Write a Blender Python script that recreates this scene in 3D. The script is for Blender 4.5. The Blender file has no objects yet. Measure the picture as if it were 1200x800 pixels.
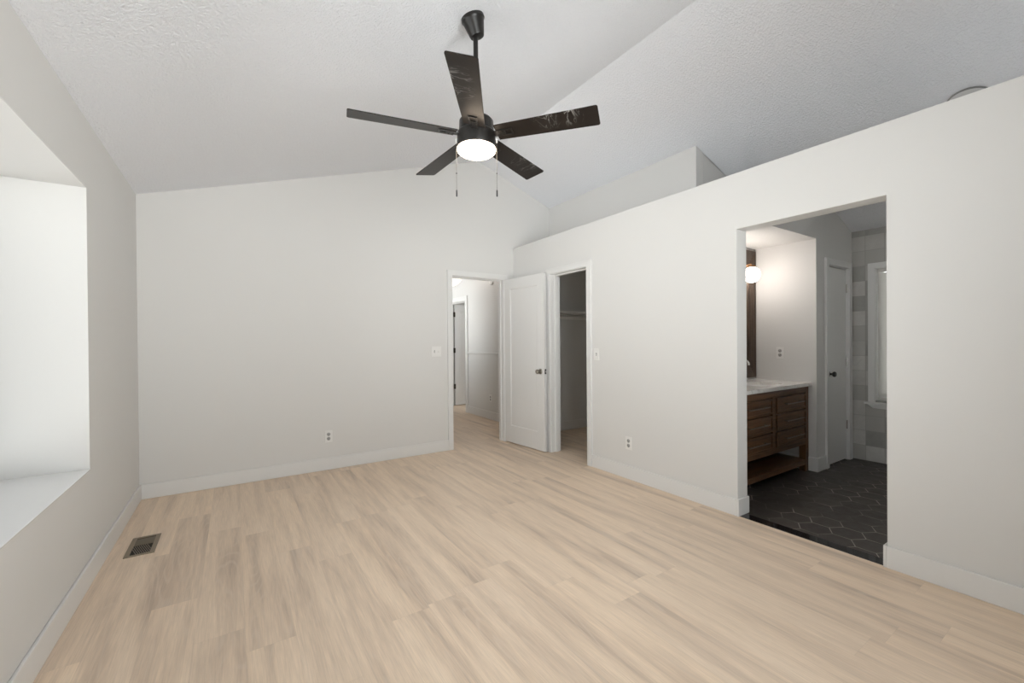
import bpy, bmesh, math, random
from mathutils import Vector, Matrix

random.seed(7)
S = bpy.context.scene
COL = S.collection
PI = math.pi

# ------------------------------------------------------------------ camera
FOC = 496.68                                   # focal length in pixels of a 1200 px wide frame
CAM_Z = 1.245
Fw = Vector((0.54842933, 0.83618063, -0.00521753))
Rt = Vector((0.83614387, -0.54845415, -0.00784106))
Up = Rt.cross(Fw).normalized()
cam = bpy.data.cameras.new('camera')
cam.sensor_width = 36.0
cam.lens = FOC / 1200.0 * 36.0
cam.shift_y = 2.52 / 1200.0
cam.clip_start = 0.02
camo = bpy.data.objects.new('camera', cam)
COL.objects.link(camo)
camo.matrix_world = Matrix(((Rt.x, Up.x, -Fw.x, 0), (Rt.y, Up.y, -Fw.y, 0), (Rt.z, Up.z, -Fw.z, CAM_Z), (0, 0, 0, 1)))
S.camera = camo

# ------------------------------------------------------------------ world, exposure
S.view_settings.view_transform = 'Standard'
S.view_settings.look = 'None'
S.view_settings.gamma = 1.0
S.view_settings.use_curve_mapping = False
S.view_settings.exposure = 0.0
try:
    S.cycles.max_bounces = 14
    S.cycles.diffuse_bounces = 10
    S.cycles.use_denoising = True
    S.cycles.caustics_reflective = False
    S.cycles.caustics_refractive = False
    S.cycles.sample_clamp_indirect = 6.0
except Exception:
    pass

SKY = 7.3                                      # overcast sky
LAMP_FAN, LAMP_BATH, LAMP_HALL = 13.0, 19.0, 12.0
HALL_POINT = 24.0

w = bpy.data.worlds.new('overcast_sky')
S.world = w
w.use_nodes = True
wn = w.node_tree.nodes
wl = w.node_tree.links
bg = wn['Background']
tc = wn.new('ShaderNodeTexCoord'); sx = wn.new('ShaderNodeSeparateXYZ'); mr = wn.new('ShaderNodeMapRange')
mr.inputs['From Min'].default_value = -0.08; mr.inputs['From Max'].default_value = 0.10
mx = wn.new('ShaderNodeMix'); mx.data_type = 'RGBA'
mx.inputs[6].default_value = (1.88, 1.88, 1.88, 1)      # lower half made brighter than the sky, added to light the ceiling
mx.inputs[7].default_value = (0.76, 0.775, 0.79, 1)
wl.new(tc.outputs['Generated'], sx.inputs[0]); wl.new(sx.outputs['Z'], mr.inputs['Value'])
wl.new(mr.outputs['Result'], mx.inputs[0]); wl.new(mx.outputs[2], bg.inputs['Color'])
bg.inputs['Strength'].default_value = SKY

def portal(name, loc, direction, sx_, sy_):
    d = bpy.data.lights.new(name, 'AREA')
    d.shape = 'RECTANGLE'; d.size = sx_; d.size_y = sy_
    d.cycles.is_portal = True
    o = bpy.data.objects.new(name, d); COL.objects.link(o)
    o.location = loc
    o.rotation_euler = Vector(direction).to_track_quat('-Z', 'Y').to_euler()
    return o

# ------------------------------------------------------------------ measures of the place
XL, XR, YB = -0.6447, 2.9635, 4.4782           # left wall, right wall, back wall faces
T = 0.014                                      # baseboard thickness
HB = 0.120                                     # baseboard height
ZL = 2.4425                                    # left wall height
ZR = 2.4176                                    # ledge height
RX, RZ = 2.48, 3.408                           # ridge
SL = (RZ - ZL) / (RX - XL)
SR = 0.361
XRB = 3.094                                    # far face of the right wall
XU, YU = 3.549, 2.318                          # upper recessed wall face, dividing wall face
XW, YG, XT = 4.560, 1.755, 5.400               # alcove end wall, linen door wall, tiled wall
YC = 4.552                                     # closet back wall face
YF = -0.95                                     # wall behind the camera
XH = 3.435                                     # hall wall face
DY0, DY1, DZ = 0.8096, 1.628, 2.0221           # bathroom doorway
WY0, WY1, WZ0, WZ1 = 0.05, 3.1055, 0.5805, 2.0738   # left window recess
BX0, BX1, BZ = 2.104, 2.822, 2.020             # bedroom doorway
CY0, CY1, CZ = 3.130, 3.735, 1.998             # closet doorway

def ceil_z(x):
    return ZL + SL * (x - XL) if x <= RX else RZ - SR * (x - RX)

# ------------------------------------------------------------------ node helpers
class NT:
    def __init__(self, name):
        self.m = bpy.data.materials.new(name); self.m.use_nodes = True
        self.t = self.m.node_tree; self.n = self.t.nodes; self.l = self.t.links
        self.b = self.n['Principled BSDF']
    def link(self, a, b): self.l.new(a, b)
    def put(self, sock, v):
        if hasattr(v, 'is_output') or isinstance(v, bpy.types.NodeSocket): self.l.new(v, sock)
        else: sock.default_value = v
    def math(self, op, a, b=0.0, c=0.0):
        n = self.n.new('ShaderNodeMath'); n.operation = op
        self.put(n.inputs[0], a); self.put(n.inputs[1], b); self.put(n.inputs[2], c)
        return n.outputs[0]
    def vmath(self, op, a, b=(0, 0, 0)):
        n = self.n.new('ShaderNodeVectorMath'); n.operation = op
        self.put(n.inputs[0], a)
        if op == 'SCALE': self.put(n.inputs[3], b)
        else: self.put(n.inputs[1], b)
        return n.outputs[1] if op in ('DOT_PRODUCT', 'LENGTH', 'DISTANCE') else n.outputs[0]
    def pos(self):
        return self.n.new('ShaderNodeNewGeometry').outputs['Position']
    def obj(self):
        return self.n.new('ShaderNodeTexCoord').outputs['Object']
    def sep(self, v):
        n = self.n.new('ShaderNodeSeparateXYZ'); self.put(n.inputs[0], v); return n.outputs
    def comb(self, x, y, z=0.0):
        n = self.n.new('ShaderNodeCombineXYZ'); self.put(n.inputs[0], x); self.put(n.inputs[1], y); self.put(n.inputs[2], z); return n.outputs[0]
    def noise(self, vec, scale, detail=2.0, rough=0.5, dist=0.0):
        n = self.n.new('ShaderNodeTexNoise'); self.put(n.inputs['Vector'], vec)
        n.inputs['Scale'].default_value = scale; n.inputs['Detail'].default_value = detail
        n.inputs['Roughness'].default_value = rough; n.inputs['Distortion'].default_value = dist
        return n.outputs[0]
    def white(self, vec):
        n = self.n.new('ShaderNodeTexWhiteNoise'); self.put(n.inputs['Vector'], vec); return n.outputs['Value']
    def ramp(self, fac, stops):
        n = self.n.new('ShaderNodeValToRGB'); e = n.color_ramp.elements
        while len(e) < len(stops): e.new(0.5)
        for k, (p, c) in enumerate(stops):
            e[k].position = p; e[k].color = (*c, 1) if len(c) == 3 else c
        self.put(n.inputs[0], fac); return n.outputs[0]
    def mix(self, fac, a, b, mode='MIX'):
        n = self.n.new('ShaderNodeMix'); n.data_type = 'RGBA'; n.blend_type = mode
        self.put(n.inputs[0], fac)
        for s, v in ((n.inputs[6], a), (n.inputs[7], b)):
            if isinstance(v, tuple): s.default_value = (*v, 1) if len(v) == 3 else v
            else: self.l.new(v, s)
        return n.outputs[2]
    def maprange(self, v, a, b, c, d):
        n = self.n.new('ShaderNodeMapRange'); self.put(n.inputs[0], v)
        for k, q in enumerate((a, b, c, d)): n.inputs[k + 1].default_value = q
        return n.outputs[0]
    def bump(self, h, strength, dist):
        n = self.n.new('ShaderNodeBump'); n.inputs['Strength'].default_value = strength; n.inputs['Distance'].default_value = dist
        self.put(n.inputs['Height'], h); self.l.new(n.outputs[0], self.b.inputs['Normal'])
    def base(self, c, rough=0.5, spec=0.5, metal=0.0):
        if isinstance(c, tuple): self.b.inputs['Base Color'].default_value = (*c, 1)
        else: self.l.new(c, self.b.inputs['Base Color'])
        self.put(self.b.inputs['Roughness'], rough)
        self.b.inputs['Specular IOR Level'].default_value = spec
        self.b.inputs['Metallic'].default_value = metal
        return self.m

def plain(name, c, rough=0.5, spec=0.5, metal=0.0, grain=0.0, gscale=60.0, bump=0.0):
    t = NT(name)
    nz = t.noise(t.pos(), gscale, 3.0)
    k = max(grain, 0.01)
    col = t.mix(nz, tuple(v * (1 - k) for v in c), tuple(v * (1 + k) for v in c))
    if bump: t.bump(nz, bump, 0.002)
    return t.base(col, rough, spec, metal)

def emitter(name, c, strength, base=(0.9, 0.9, 0.88)):
    t = NT(name); t.base(base, 0.3)
    nz = t.noise(t.pos(), 30.0)
    t.l.new(t.mix(nz, tuple(v * 0.99 for v in c), tuple(v for v in c)), t.b.inputs['Emission Color'])
    t.b.inputs['Emission Strength'].default_value = strength
    return t.m

# ------------------------------------------------------------------ materials
def m_paint(name, c, sc=260.0, st=0.06):
    t = NT(name); p = t.pos()
    big = t.noise(p, 0.9, 2.0)
    t.bump(t.noise(p, sc, 2.0), st, 0.001)
    return t.base(t.mix(big, tuple(v * 0.985 for v in c), tuple(v * 1.015 for v in c)), 0.62, 0.3)

WALL = m_paint('wall_paint', (0.655, 0.650, 0.634))
TRIMW = plain('trim_white', (0.695, 0.693, 0.682), 0.38, 0.45)
DOORW = plain('door_white', (0.705, 0.703, 0.692), 0.34, 0.5)
SILLW = plain('sill_gloss_white', (0.78, 0.78, 0.775), 0.16, 0.5)
PLATE = plain('plate_plastic_white', (0.735, 0.73, 0.715), 0.3, 0.5)
RECEP = plain('receptacle_grey', (0.36, 0.355, 0.345), 0.4, 0.4)
SLOT = plain('slot_dark', (0.06, 0.055, 0.05), 0.5, 0.3)

def m_ceiling():
    t = NT('ceiling_texture'); p = t.pos()
    a = t.noise(p, 75.0, 4.0, 0.6, 0.4); b = t.noise(p, 170.0, 2.0)
    h = t.math('ADD', t.maprange(a, 0.38, 0.66, 0.0, 1.0), t.math('MULTIPLY', b, 0.5))
    t.bump(h, 0.75, 0.006)
    return t.base(t.mix(a, (0.81, 0.825, 0.86), (0.85, 0.865, 0.90)), 0.9, 0.1)
CEIL = m_ceiling()

def m_planks():
    t = NT('pale_oak_planks'); p = t.sep(t.pos())
    W, L = 0.182, 1.23
    u = t.math('DIVIDE', t.math('ADD', p[0], 20.0 * W - 0.939), W)
    row = t.math('FLOOR', u); fu = t.math('FRACT', u)
    off = t.math('MULTIPLY', t.white(t.comb(row, 3.7, 1.1)), 1.0)
    v = t.math('ADD', t.math('DIVIDE', t.math('ADD', p[1], 20.0), L), off)
    idx = t.math('FLOOR', v); fv = t.math('FRACT', v)
    rnd = t.white(t.comb(row, idx, 0.5)); rnd2 = t.white(t.comb(row, idx, 9.5))
    px = t.math('ADD', p[0], t.math('MULTIPLY', rnd, 13.0))
    py = t.math('ADD', p[1], t.math('MULTIPLY', rnd2, 29.0))
    streak = t.noise(t.comb(t.math('MULTIPLY', px, 13.0), t.math('MULTIPLY', py, 0.85), rnd), 1.0, 3.0, 0.55, 0.3)
    broad = t.noise(t.comb(t.math('MULTIPLY', px, 3.2), t.math('MULTIPLY', py, 0.55), rnd2), 1.0, 1.0)
    ring_h = t.noise(t.comb(t.math('MULTIPLY', px, 6.5), t.math('MULTIPLY', py, 0.75), rnd), 1.0, 1.0, 0.5, 0.2)
    rings = t.math('SINE', t.math('MULTIPLY', ring_h, 120.0))
    ringmask = t.maprange(streak, 0.48, 0.66, 0.0, 1.0)
    fine = t.noise(t.comb(t.math('MULTIPLY', px, 190.0), t.math('MULTIPLY', py, 7.0), 0.0), 1.0, 3.0, 0.6)
    s = t.math('ADD', t.math('MULTIPLY', streak, 0.80), t.math('MULTIPLY', broad, 0.20))
    col = t.ramp(s, [(0.34, (0.815, 0.665, 0.515)), (0.47, (0.765, 0.615, 0.470)), (0.58, (0.675, 0.537, 0.410)), (0.70, (0.525, 0.408, 0.311))])
    tint = t.mix(rnd, (0.965, 0.965, 0.97), (1.03, 1.025, 1.015))
    col = t.mix(1.0, col, tint, 'MULTIPLY')
    f1 = t.maprange(fine, 0.30, 0.70, 0.90, 1.08)
    col = t.vmath('SCALE', col, f1)
    rr = t.math('MULTIPLY', t.maprange(rings, 0.45, 1.0, 0.0, 1.0), ringmask)
    col = t.mix(t.math('MULTIPLY', rr, 0.34), col, (0.74, 0.63, 0.52))
    du = t.math('MINIMUM', fu, t.math('SUBTRACT', 1.0, fu)); dv = t.math('MINIMUM', fv, t.math('SUBTRACT', 1.0, fv))
    seam = t.math('MINIMUM', t.maprange(du, 0.0, 0.0070, 0.0, 1.0), t.maprange(dv, 0.0, 0.0012, 0.0, 1.0))
    col = t.mix(seam, t.vmath('SCALE', col, 0.90), col)
    t.bump(t.math('ADD', t.math('MULTIPLY', fine, 0.35), seam), 0.22, 0.0012)
    return t.base(col, t.maprange(fine, 0.2, 0.8, 0.42, 0.56), 0.42)
PLANK = m_planks()

def m_hex():
    t = NT('dark_hexagon_tile'); p = t.sep(t.pos())
    W = 0.170; q = math.sqrt(3)
    x = t.math('ADD', t.math('DIVIDE', t.math('SUBTRACT', p[0], 3.3585), W), 40.5)
    y = t.math('ADD', t.math('DIVIDE', t.math('SUBTRACT', p[1], 1.535), W), 40.5 * q)
    def cell(ox, oy):
        a = t.math('SUBTRACT', t.math('MODULO', t.math('SUBTRACT', x, ox), 1.0), 0.5)
        b = t.math('SUBTRACT', t.math('MODULO', t.math('SUBTRACT', y, oy), q), q / 2)
        d = t.math('ADD', t.math('MULTIPLY', a, a), t.math('MULTIPLY', b, b))
        e = t.math('MAXIMUM', t.math('ABSOLUTE', a), t.math('ADD', t.math('MULTIPLY', t.math('ABSOLUTE', a), 0.5), t.math('MULTIPLY', t.math('ABSOLUTE', b), q / 2)))
        return a, b, d, e
    a1, b1, d1, e1 = cell(0.0, 0.0); a2, b2, d2, e2 = cell(0.5, q / 2)
    pick = t.math('LESS_THAN', d1, d2)
    def sel(s1, s2): return t.math('ADD', t.math('MULTIPLY', pick, s1), t.math('MULTIPLY', t.math('SUBTRACT', 1.0, pick), s2))
    e = sel(e1, e2); cx = t.math('SUBTRACT', x, sel(a1, a2)); cy = t.math('SUBTRACT', y, sel(b1, b2))
    rnd = t.white(t.comb(t.math('ROUND', t.math('MULTIPLY', cx, 2.0)), t.math('ROUND', t.math('MULTIPLY', cy, 2.0)), 0.3))
    gr = t.maprange(e, 0.4845, 0.4905, 0.0, 1.0)
    nz = t.noise(t.pos(), 14.0, 4.0, 0.6); patch = t.noise(t.pos(), 3.5, 2.0)
    tile = t.mix(rnd, (0.030, 0.025, 0.022), (0.052, 0.044, 0.038))
    tile = t.mix(t.maprange(nz, 0.35, 0.75, 0.0, 0.5), tile, (0.072, 0.061, 0.052))
    grout = t.mix(t.maprange(patch, 0.40, 0.62, 0.0, 1.0), (0.05, 0.045, 0.04), (0.46, 0.42, 0.37))
    t.bump(t.math('SUBTRACT', 1.0, gr), 0.4, 0.002)
    return t.base(t.mix(gr, tile, grout), t.maprange(nz, 0.3, 0.7, 0.34, 0.5), 0.4)
HEX = m_hex()

def m_walltile():
    t = NT('grey_glazed_wall_tile'); p = t.sep(t.pos())
    W = 0.153
    u = t.math('ADD', t.math('DIVIDE', t.math('SUBTRACT', p[1], 1.642), W), 40.0)
    v = t.math('ADD', t.math('DIVIDE', p[2], W), 0.0)
    iu, iv = t.math('FLOOR', u), t.math('FLOOR', v); fu, fv = t.math('FRACT', u), t.math('FRACT', v)
    rnd = t.white(t.comb(iu, iv, 0.7))
    nz = t.noise(t.pos(), 11.0, 4.0, 0.6, 0.6)
    base = t.mix(rnd, (0.29, 0.283, 0.265), (0.60, 0.59, 0.565))
    col = t.mix(t.maprange(nz, 0.3, 0.7, 0.0, 0.55), base, (0.43, 0.42, 0.40))
    d = t.math('MINIMUM', t.math('MINIMUM', fu, t.math('SUBTRACT', 1.0, fu)), t.math('MINIMUM', fv, t.math('SUBTRACT', 1.0, fv)))
    g = t.maprange(d, 0.008, 0.016, 1.0, 0.0)
    t.bump(t.math('ADD', t.math('SUBTRACT', 1.0, g), t.math('MULTIPLY', nz, 0.5)), 0.35, 0.003)
    return t.base(t.mix(g, col, (0.34, 0.33, 0.31)), 0.28, 0.5)
WTILE = m_walltile()

BLACKTILE = plain('black_gloss_tile', (0.012, 0.011, 0.011), 0.08, 0.5)

def m_wood(name, dark, light, rough, axis=0):
    t = NT(name); p = t.sep(t.obj())
    k = [22.0, 22.0, 22.0]; k[axis] = 1.8
    v = t.comb(t.math('MULTIPLY', p[0], k[0]), t.math('MULTIPLY', p[1], k[1]), t.math('MULTIPLY', p[2], k[2]))
    a = t.noise(v, 1.0, 4.0, 0.6, 0.5); b = t.noise(v, 5.0, 3.0, 0.6)
    f = t.math('ADD', t.math('MULTIPLY', a, 0.65), t.math('MULTIPLY', b, 0.35))
    t.bump(b, 0.15, 0.001)
    return t.base(t.ramp(f, [(0.32, dark), (0.68, light)]), rough, 0.4)
VWOOD = m_wood('dark_walnut_stain', (0.036, 0.018, 0.008), (0.175, 0.080, 0.032), 0.42)
VWOODV = m_wood('dark_walnut_stain_upright', (0.036, 0.018, 0.008), (0.175, 0.080, 0.032), 0.42, 2)
MFRAME = m_wood('mirror_frame_brown', (0.030, 0.020, 0.014), (0.14, 0.092, 0.062), 0.4, 2)

def m_quartz():
    t = NT('white_veined_quartz'); p = t.pos()
    n1 = t.noise(p, 3.2, 5.0, 0.6, 1.2)
    vein = t.maprange(t.math('ABSOLUTE', t.math('SUBTRACT', n1, 0.5)), 0.0, 0.018, 1.0, 0.0)
    return t.base(t.mix(t.math('MULTIPLY', vein, 0.45), (0.78, 0.765, 0.735), (0.42, 0.40, 0.37)), 0.18, 0.5)
QUARTZ = m_quartz()
CHAINM = plain('chain_dull_metal', (0.20, 0.19, 0.175), 0.45, 0.5, 0.6)
CHROME = plain('chrome', (0.72, 0.70, 0.67), 0.14, 0.5, 1.0)
NICKEL = plain('satin_nickel', (0.36, 0.34, 0.30), 0.28, 0.5, 1.0)
PULLM = plain('pull_dark_nickel', (0.20, 0.18, 0.16), 0.3, 0.5, 1.0)
BLACKM = plain('black_metal', (0.014, 0.013, 0.013), 0.34, 0.5)
BRONZEH = plain('dark_bronze_hinge', (0.035, 0.028, 0.022), 0.4, 0.5, 0.4)
BRASS = plain('aged_brass', (0.36, 0.21, 0.11), 0.34, 0.5, 1.0)
FANM = plain('fan_black_metal', (0.008, 0.007, 0.006), 0.34, 0.4)
MIRROR = plain('mirror_glass', (0.85, 0.86, 0.86), 0.02, 0.5, 1.0)
BASINW = plain('basin_ceramic', (0.82, 0.82, 0.81), 0.1, 0.5)
REGF = plain('register_taupe_metal', (0.235, 0.187, 0.130), 0.42, 0.5, 0.2)
REGD = plain('register_dark', (0.17, 0.135, 0.10), 0.5, 0.4)
DUCT_SHADE = plain('painted_duct_shadow', (0.02, 0.017, 0.014), 0.7, 0.3)
SHELFW = plain('shelf_white', (0.80, 0.79, 0.76), 0.45, 0.4)
RODM = plain('rod_metal', (0.46, 0.44, 0.41), 0.4, 0.5, 0.1)
BLIND = plain('blind_slat_white', (0.62, 0.61, 0.585), 0.45, 0.4)
DISC = plain('light_disc_grey_white', (0.60, 0.60, 0.60), 0.4, 0.4)
RINGM = plain('light_ring_grey', (0.22, 0.22, 0.22), 0.35, 0.5, 0.4)

def m_blade(name, creased):
    t = NT(name); p = t.sep(t.obj())       # blade runs along its own x
    v = t.comb(t.math('MULTIPLY', p[0], 3.0), t.math('MULTIPLY', p[1], 60.0), t.math('MULTIPLY', p[2], 60.0))
    g = t.noise(v, 1.0, 3.0, 0.6)
    col = t.mix(g, (0.007, 0.005, 0.004), (0.014, 0.010, 0.008))
    # creases of the clear wrapping film, along the outer half and towards one edge
    cr = t.noise(t.comb(t.math('MULTIPLY', p[0], 17.0), t.math('MULTIPLY', p[1], 6.0), p[2]), 1.0, 3.0, 0.6, 1.0)
    line = t.maprange(t.math('ABSOLUTE', t.math('SUBTRACT', cr, 0.5)), 0.0, 0.022, 1.0, 0.0)
    mask = t.math('MULTIPLY', t.maprange(p[0], 0.30, 0.40, 0.0, 1.0), t.maprange(p[1], 0.045, -0.055, 0.0, 1.0))
    spot = t.maprange(t.noise(t.comb(t.math('MULTIPLY', p[0], 9.0), 3.0, 0.0), 1.0, 1.0), 0.45, 0.6, 0.0, 1.0)
    k = t.math('MULTIPLY', t.math('MULTIPLY', line, mask), t.math('MULTIPLY', spot, 0.6 if creased else 0.0))
    return t.base(t.mix(k, col, (0.50, 0.48, 0.45)), 0.36, 0.28)
BLADE = m_blade('fan_blade_black_wood', False)
BLADE_FILM = m_blade('fan_blade_film_creases', True)

def m_glass(name='window_glass', tint=0.95):
    t = NT(name)
    n = t.n; tr = n.new('ShaderNodeBsdfTransparent'); gl = n.new('ShaderNodeBsdfGlossy'); fr = n.new('ShaderNodeFresnel'); mxs = n.new('ShaderNodeMixShader')
    tr.inputs[0].default_value = (tint, tint * 1.012, tint * 1.008, 1); gl.inputs['Roughness'].default_value = 0.01
    fr.inputs['IOR'].default_value = 1.45
    t.l.new(fr.outputs[0], mxs.inputs[0]); t.l.new(tr.outputs[0], mxs.inputs[1]); t.l.new(gl.outputs[0], mxs.inputs[2])
    t.l.new(mxs.outputs[0], n['Material Output'].inputs['Surface'])
    return t.m
GLASS = m_glass()
GLASS_TINT = m_glass('window_glass_tinted', 0.76)
FANLENS = emitter('fan_lens_lit', (1.0, 0.80, 0.60), LAMP_FAN)
GLOBE = emitter('globe_lit', (1.0, 0.91, 0.84), LAMP_BATH)
CRYSTAL = emitter('crystal_lit', (1.0, 0.93, 0.82), LAMP_HALL * 0.10, (0.22, 0.21, 0.20))

# ------------------------------------------------------------------ mesh helpers
class MB:
    def __init__(self): self.bm = bmesh.new()
    def box(self, x0, x1, y0, y1, z0, z1, mat=None):
        v = [self.bm.verts.new(p) for p in ((x0, y0, z0), (x1, y0, z0), (x1, y1, z0), (x0, y1, z0), (x0, y0, z1), (x1, y0, z1), (x1, y1, z1), (x0, y1, z1))]
        for f in ((0, 3, 2, 1), (4, 5, 6, 7), (0, 1, 5, 4), (1, 2, 6, 5), (2, 3, 7, 6), (3, 0, 4, 7)):
            self.bm.faces.new([v[k] for k in f])
        if mat is not None:
            for q in v: q.co = mat @ q.co
        return self
    def prism(self, poly, axis, a, b):
        def P(u, v, w):
            return (w, u, v) if axis == 0 else ((u, w, v) if axis == 1 else (u, v, w))
        A = [self.bm.verts.new(P(u, v, a)) for u, v in poly]; B = [self.bm.verts.new(P(u, v, b)) for u, v in poly]
        n = len(poly)
        self.bm.faces.new(A); self.bm.faces.new(B[::-1])
        for k in range(n): self.bm.faces.new((A[k], B[k], B[(k + 1) % n], A[(k + 1) % n]))
        return self
    def lathe(self, prof, n=40, mat=None):
        rings = []
        for r, z in prof:
            if r < 1e-6: rings.append([self.bm.verts.new((0, 0, z))])
            else: rings.append([self.bm.verts.new((r * math.cos(2 * PI * k / n), r * math.sin(2 * PI * k / n), z)) for k in range(n)])
        for A, B in zip(rings, rings[1:]):
            for k in range(n):
                j = (k + 1) % n
                if len(A) == 1 and len(B) == 1: continue
                if len(A) == 1: self.bm.faces.new((A[0], B[k], B[j]))
                elif len(B) == 1: self.bm.faces.new((A[k], A[j], B[0]))
                else: self.bm.faces.new((A[k], A[j], B[j], B[k]))
        for R_ in (rings[0], rings[-1]):
            if len(R_) > 1:
                self.bm.faces.new(R_ if R_ is rings[-1] else R_[::-1])
        if mat is not None:
            for R_ in rings:
                for q in R_: q.co = mat @ q.co
        return self
    def rod(self, a, b, r, n=16, r2=None):
        a, b = Vector(a), Vector(b); d = b - a
        M = Matrix.Translation(a) @ d.to_track_quat('Z', 'Y').to_matrix().to_4x4()
        return self.lathe([(r, 0), (r if r2 is None else r2, d.length)], n, M)
    def tube(self, pts, r, n=12):
        pts = [Vector(p) for p in pts]; rings = []; prev = None
        for k, p in enumerate(pts):
            d = (pts[min(k + 1, len(pts) - 1)] - pts[max(k - 1, 0)]).normalized()
            u = d.orthogonal() if prev is None else (prev - d * prev.dot(d))
            u.normalize(); prev = u; v = d.cross(u)
            rings.append([self.bm.verts.new(p + (u * math.cos(2 * PI * j / n) + v * math.sin(2 * PI * j / n)) * r) for j in range(n)])
        for A, B in zip(rings, rings[1:]):
            for j in range(n): self.bm.faces.new((A[j], A[(j + 1) % n], B[(j + 1) % n], B[j]))
        self.bm.faces.new(rings[0][::-1]); self.bm.faces.new(rings[-1])
        return self
    def sphere(self, c, r, seg=32, rings=20, sz=1.0):
        M = Matrix.Translation(c)
        prof = [(r * math.sin(PI * k / rings), -r * sz * math.cos(PI * k / rings)) for k in range(rings + 1)]
        prof[0] = (0, -r * sz); prof[-1] = (0, r * sz)
        return self.lathe(prof, seg, M)
    def grid(self, axis, a, b, us, zs, holes):
        """wall slab of thickness a..b across `axis` with rectangular holes (u0,u1,z0,z1)"""
        us = sorted(set(us)); zs = sorted(set(zs))
        for h in holes: us += [h[0], h[1]]; zs += [h[2], h[3]]
        us = sorted(set(us)); zs = sorted(set(zs))
        def P(w_, u, z): return (w_, u, z) if axis == 0 else (u, w_, z)
        cache = {}
        def V(w_, u, z):
            key = (round(w_, 5), round(u, 5), round(z, 5))
            if key not in cache: cache[key] = self.bm.verts.new(P(w_, u, z))
            return cache[key]
        nu, nz = len(us) - 1, len(zs) - 1
        def solid(i, j):
            if i < 0 or j < 0 or i >= nu or j >= nz: return False
            u, z = (us[i] + us[i + 1]) / 2, (zs[j] + zs[j + 1]) / 2
            return not any(h[0] < u < h[1] and h[2] < z < h[3] for h in holes)
        for i in range(nu):
            for j in range(nz):
                if not solid(i, j): continue
                u0, u1, z0, z1 = us[i], us[i + 1], zs[j], zs[j + 1]
                self.bm.faces.new((V(a, u0, z0), V(a, u1, z0), V(a, u1, z1), V(a, u0, z1)))
                self.bm.faces.new((V(b, u0, z0), V(b, u0, z1), V(b, u1, z1), V(b, u1, z0)))
                if not solid(i - 1, j): self.bm.faces.new((V(a, u0, z0), V(a, u0, z1), V(b, u0, z1), V(b, u0, z0)))
                if not solid(i + 1, j): self.bm.faces.new((V(a, u1, z0), V(b, u1, z0), V(b, u1, z1), V(a, u1, z1)))
                if not solid(i, j - 1): self.bm.faces.new((V(a, u0, z0), V(b, u0, z0), V(b, u1, z0), V(a, u1, z0)))
                if not solid(i, j + 1): self.bm.faces.new((V(a, u0, z1), V(a, u1, z1), V(b, u1, z1), V(b, u0, z1)))
        return self
    def build(self, name, mat, parent=None, bevel=0.0, smooth=None, loc=None, seg=2):
        bmesh.ops.recalc_face_normals(self.bm, faces=self.bm.faces)
        me = bpy.data.meshes.new(name); self.bm.to_mesh(me); self.bm.free()
        me.materials.append(mat)
        if smooth is not None:
            for p in me.polygons: p.use_smooth = True
            try: me.set_sharp_from_angle(angle=math.radians(smooth))
            except Exception: pass
        o = bpy.data.objects.new(name, me); COL.objects.link(o)
        if parent is not None: o.parent = parent
        if loc is not None: o.location = loc
        if bevel:
            md = o.modifiers.new('edge', 'BEVEL'); md.width = bevel; md.segments = seg; md.limit_method = 'ANGLE'; md.angle_limit = math.radians(40)
        return o

def tag(o, label, cat, group=None, kind=None):
    o['label'] = label; o['category'] = cat
    if group: o['group'] = group
    if kind: o['kind'] = kind
    return o
def struct(o, label, cat): return tag(o, label, cat, kind='structure')
def empty(name, loc=(0, 0, 0), rot=(0, 0, 0)):
    o = bpy.data.objects.new(name, None); COL.objects.link(o); o.location = loc; o.rotation_euler = rot; o.empty_display_size = 0.05
    return o
def copy_thing(root, loc=None, rot=None):
    c = root.copy(); COL.objects.link(c)
    if loc is not None: c.location = loc
    if rot is not None: c.rotation_euler = rot
    def rec(a, b):
        for ch in list(a.children):
            d = ch.copy(); COL.objects.link(d); d.parent = b; rec(ch, d)
    rec(root, c)
    return c

# ================================================================== STRUCTURE
# floors
struct(MB().box(XL - 0.03, 3.02 - 0.052, YF - 0.15, 4.70, -0.06, 0).box(2.968, 4.72, 2.44, 4.70, -0.06, 0)
       .box(1.6, 8.2, 4.70, 9.6, -0.06, 0).build('floor', PLANK), 'pale oak plank floor running through bedroom, closet and hall', 'floor')
struct(MB().box(3.052, 5.55, YF - 0.15, 2.40, -0.06, 0.0).build('floor_bathroom', HEX), 'dark brown hexagon tile floor of the bathroom', 'floor')
struct(MB().box(2.968, 3.052, DY0 + 0.001, DY1 - 0.001, -0.06, 0.0025).build('threshold', BLACKTILE, bevel=0.001), 'glossy black tile strip across the bathroom doorway threshold', 'threshold')

# left wall with the deep window recess
struct(MB().grid(0, XL - 0.50, XL, [YF - 0.15, 4.62], [0, ZL], [(WY0, WY1, WZ0, WZ1)]).build('wall_left', WALL), 'shaded left wall with the deep white window recess', 'wall')
struct(MB().box(XL - 0.43, XL + 0.002, WY0, WY1, WZ0 - 0.001, WZ0 + 0.006).build('trim_1', SILLW, bevel=0.003), 'glossy white sill board lining the bottom of the left window recess', 'windowsill')

# back wall (gable) with the bedroom doorway
mb = MB().grid(1, YB, YB + 0.12, [XL, 3.094], [0, ZR], [(BX0, BX1, 0, BZ)])
mb.prism([(XL, ZR), (XU + 0.1, ZR), (XU + 0.1, ceil_z(XU + 0.1)), (RX, RZ), (XL, ZL)], 1, YB, YB + 0.12)
struct(mb.build('wall_back', WALL), 'pale greige gabled wall at the far end holding the open bedroom doorway', 'wall')

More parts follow.
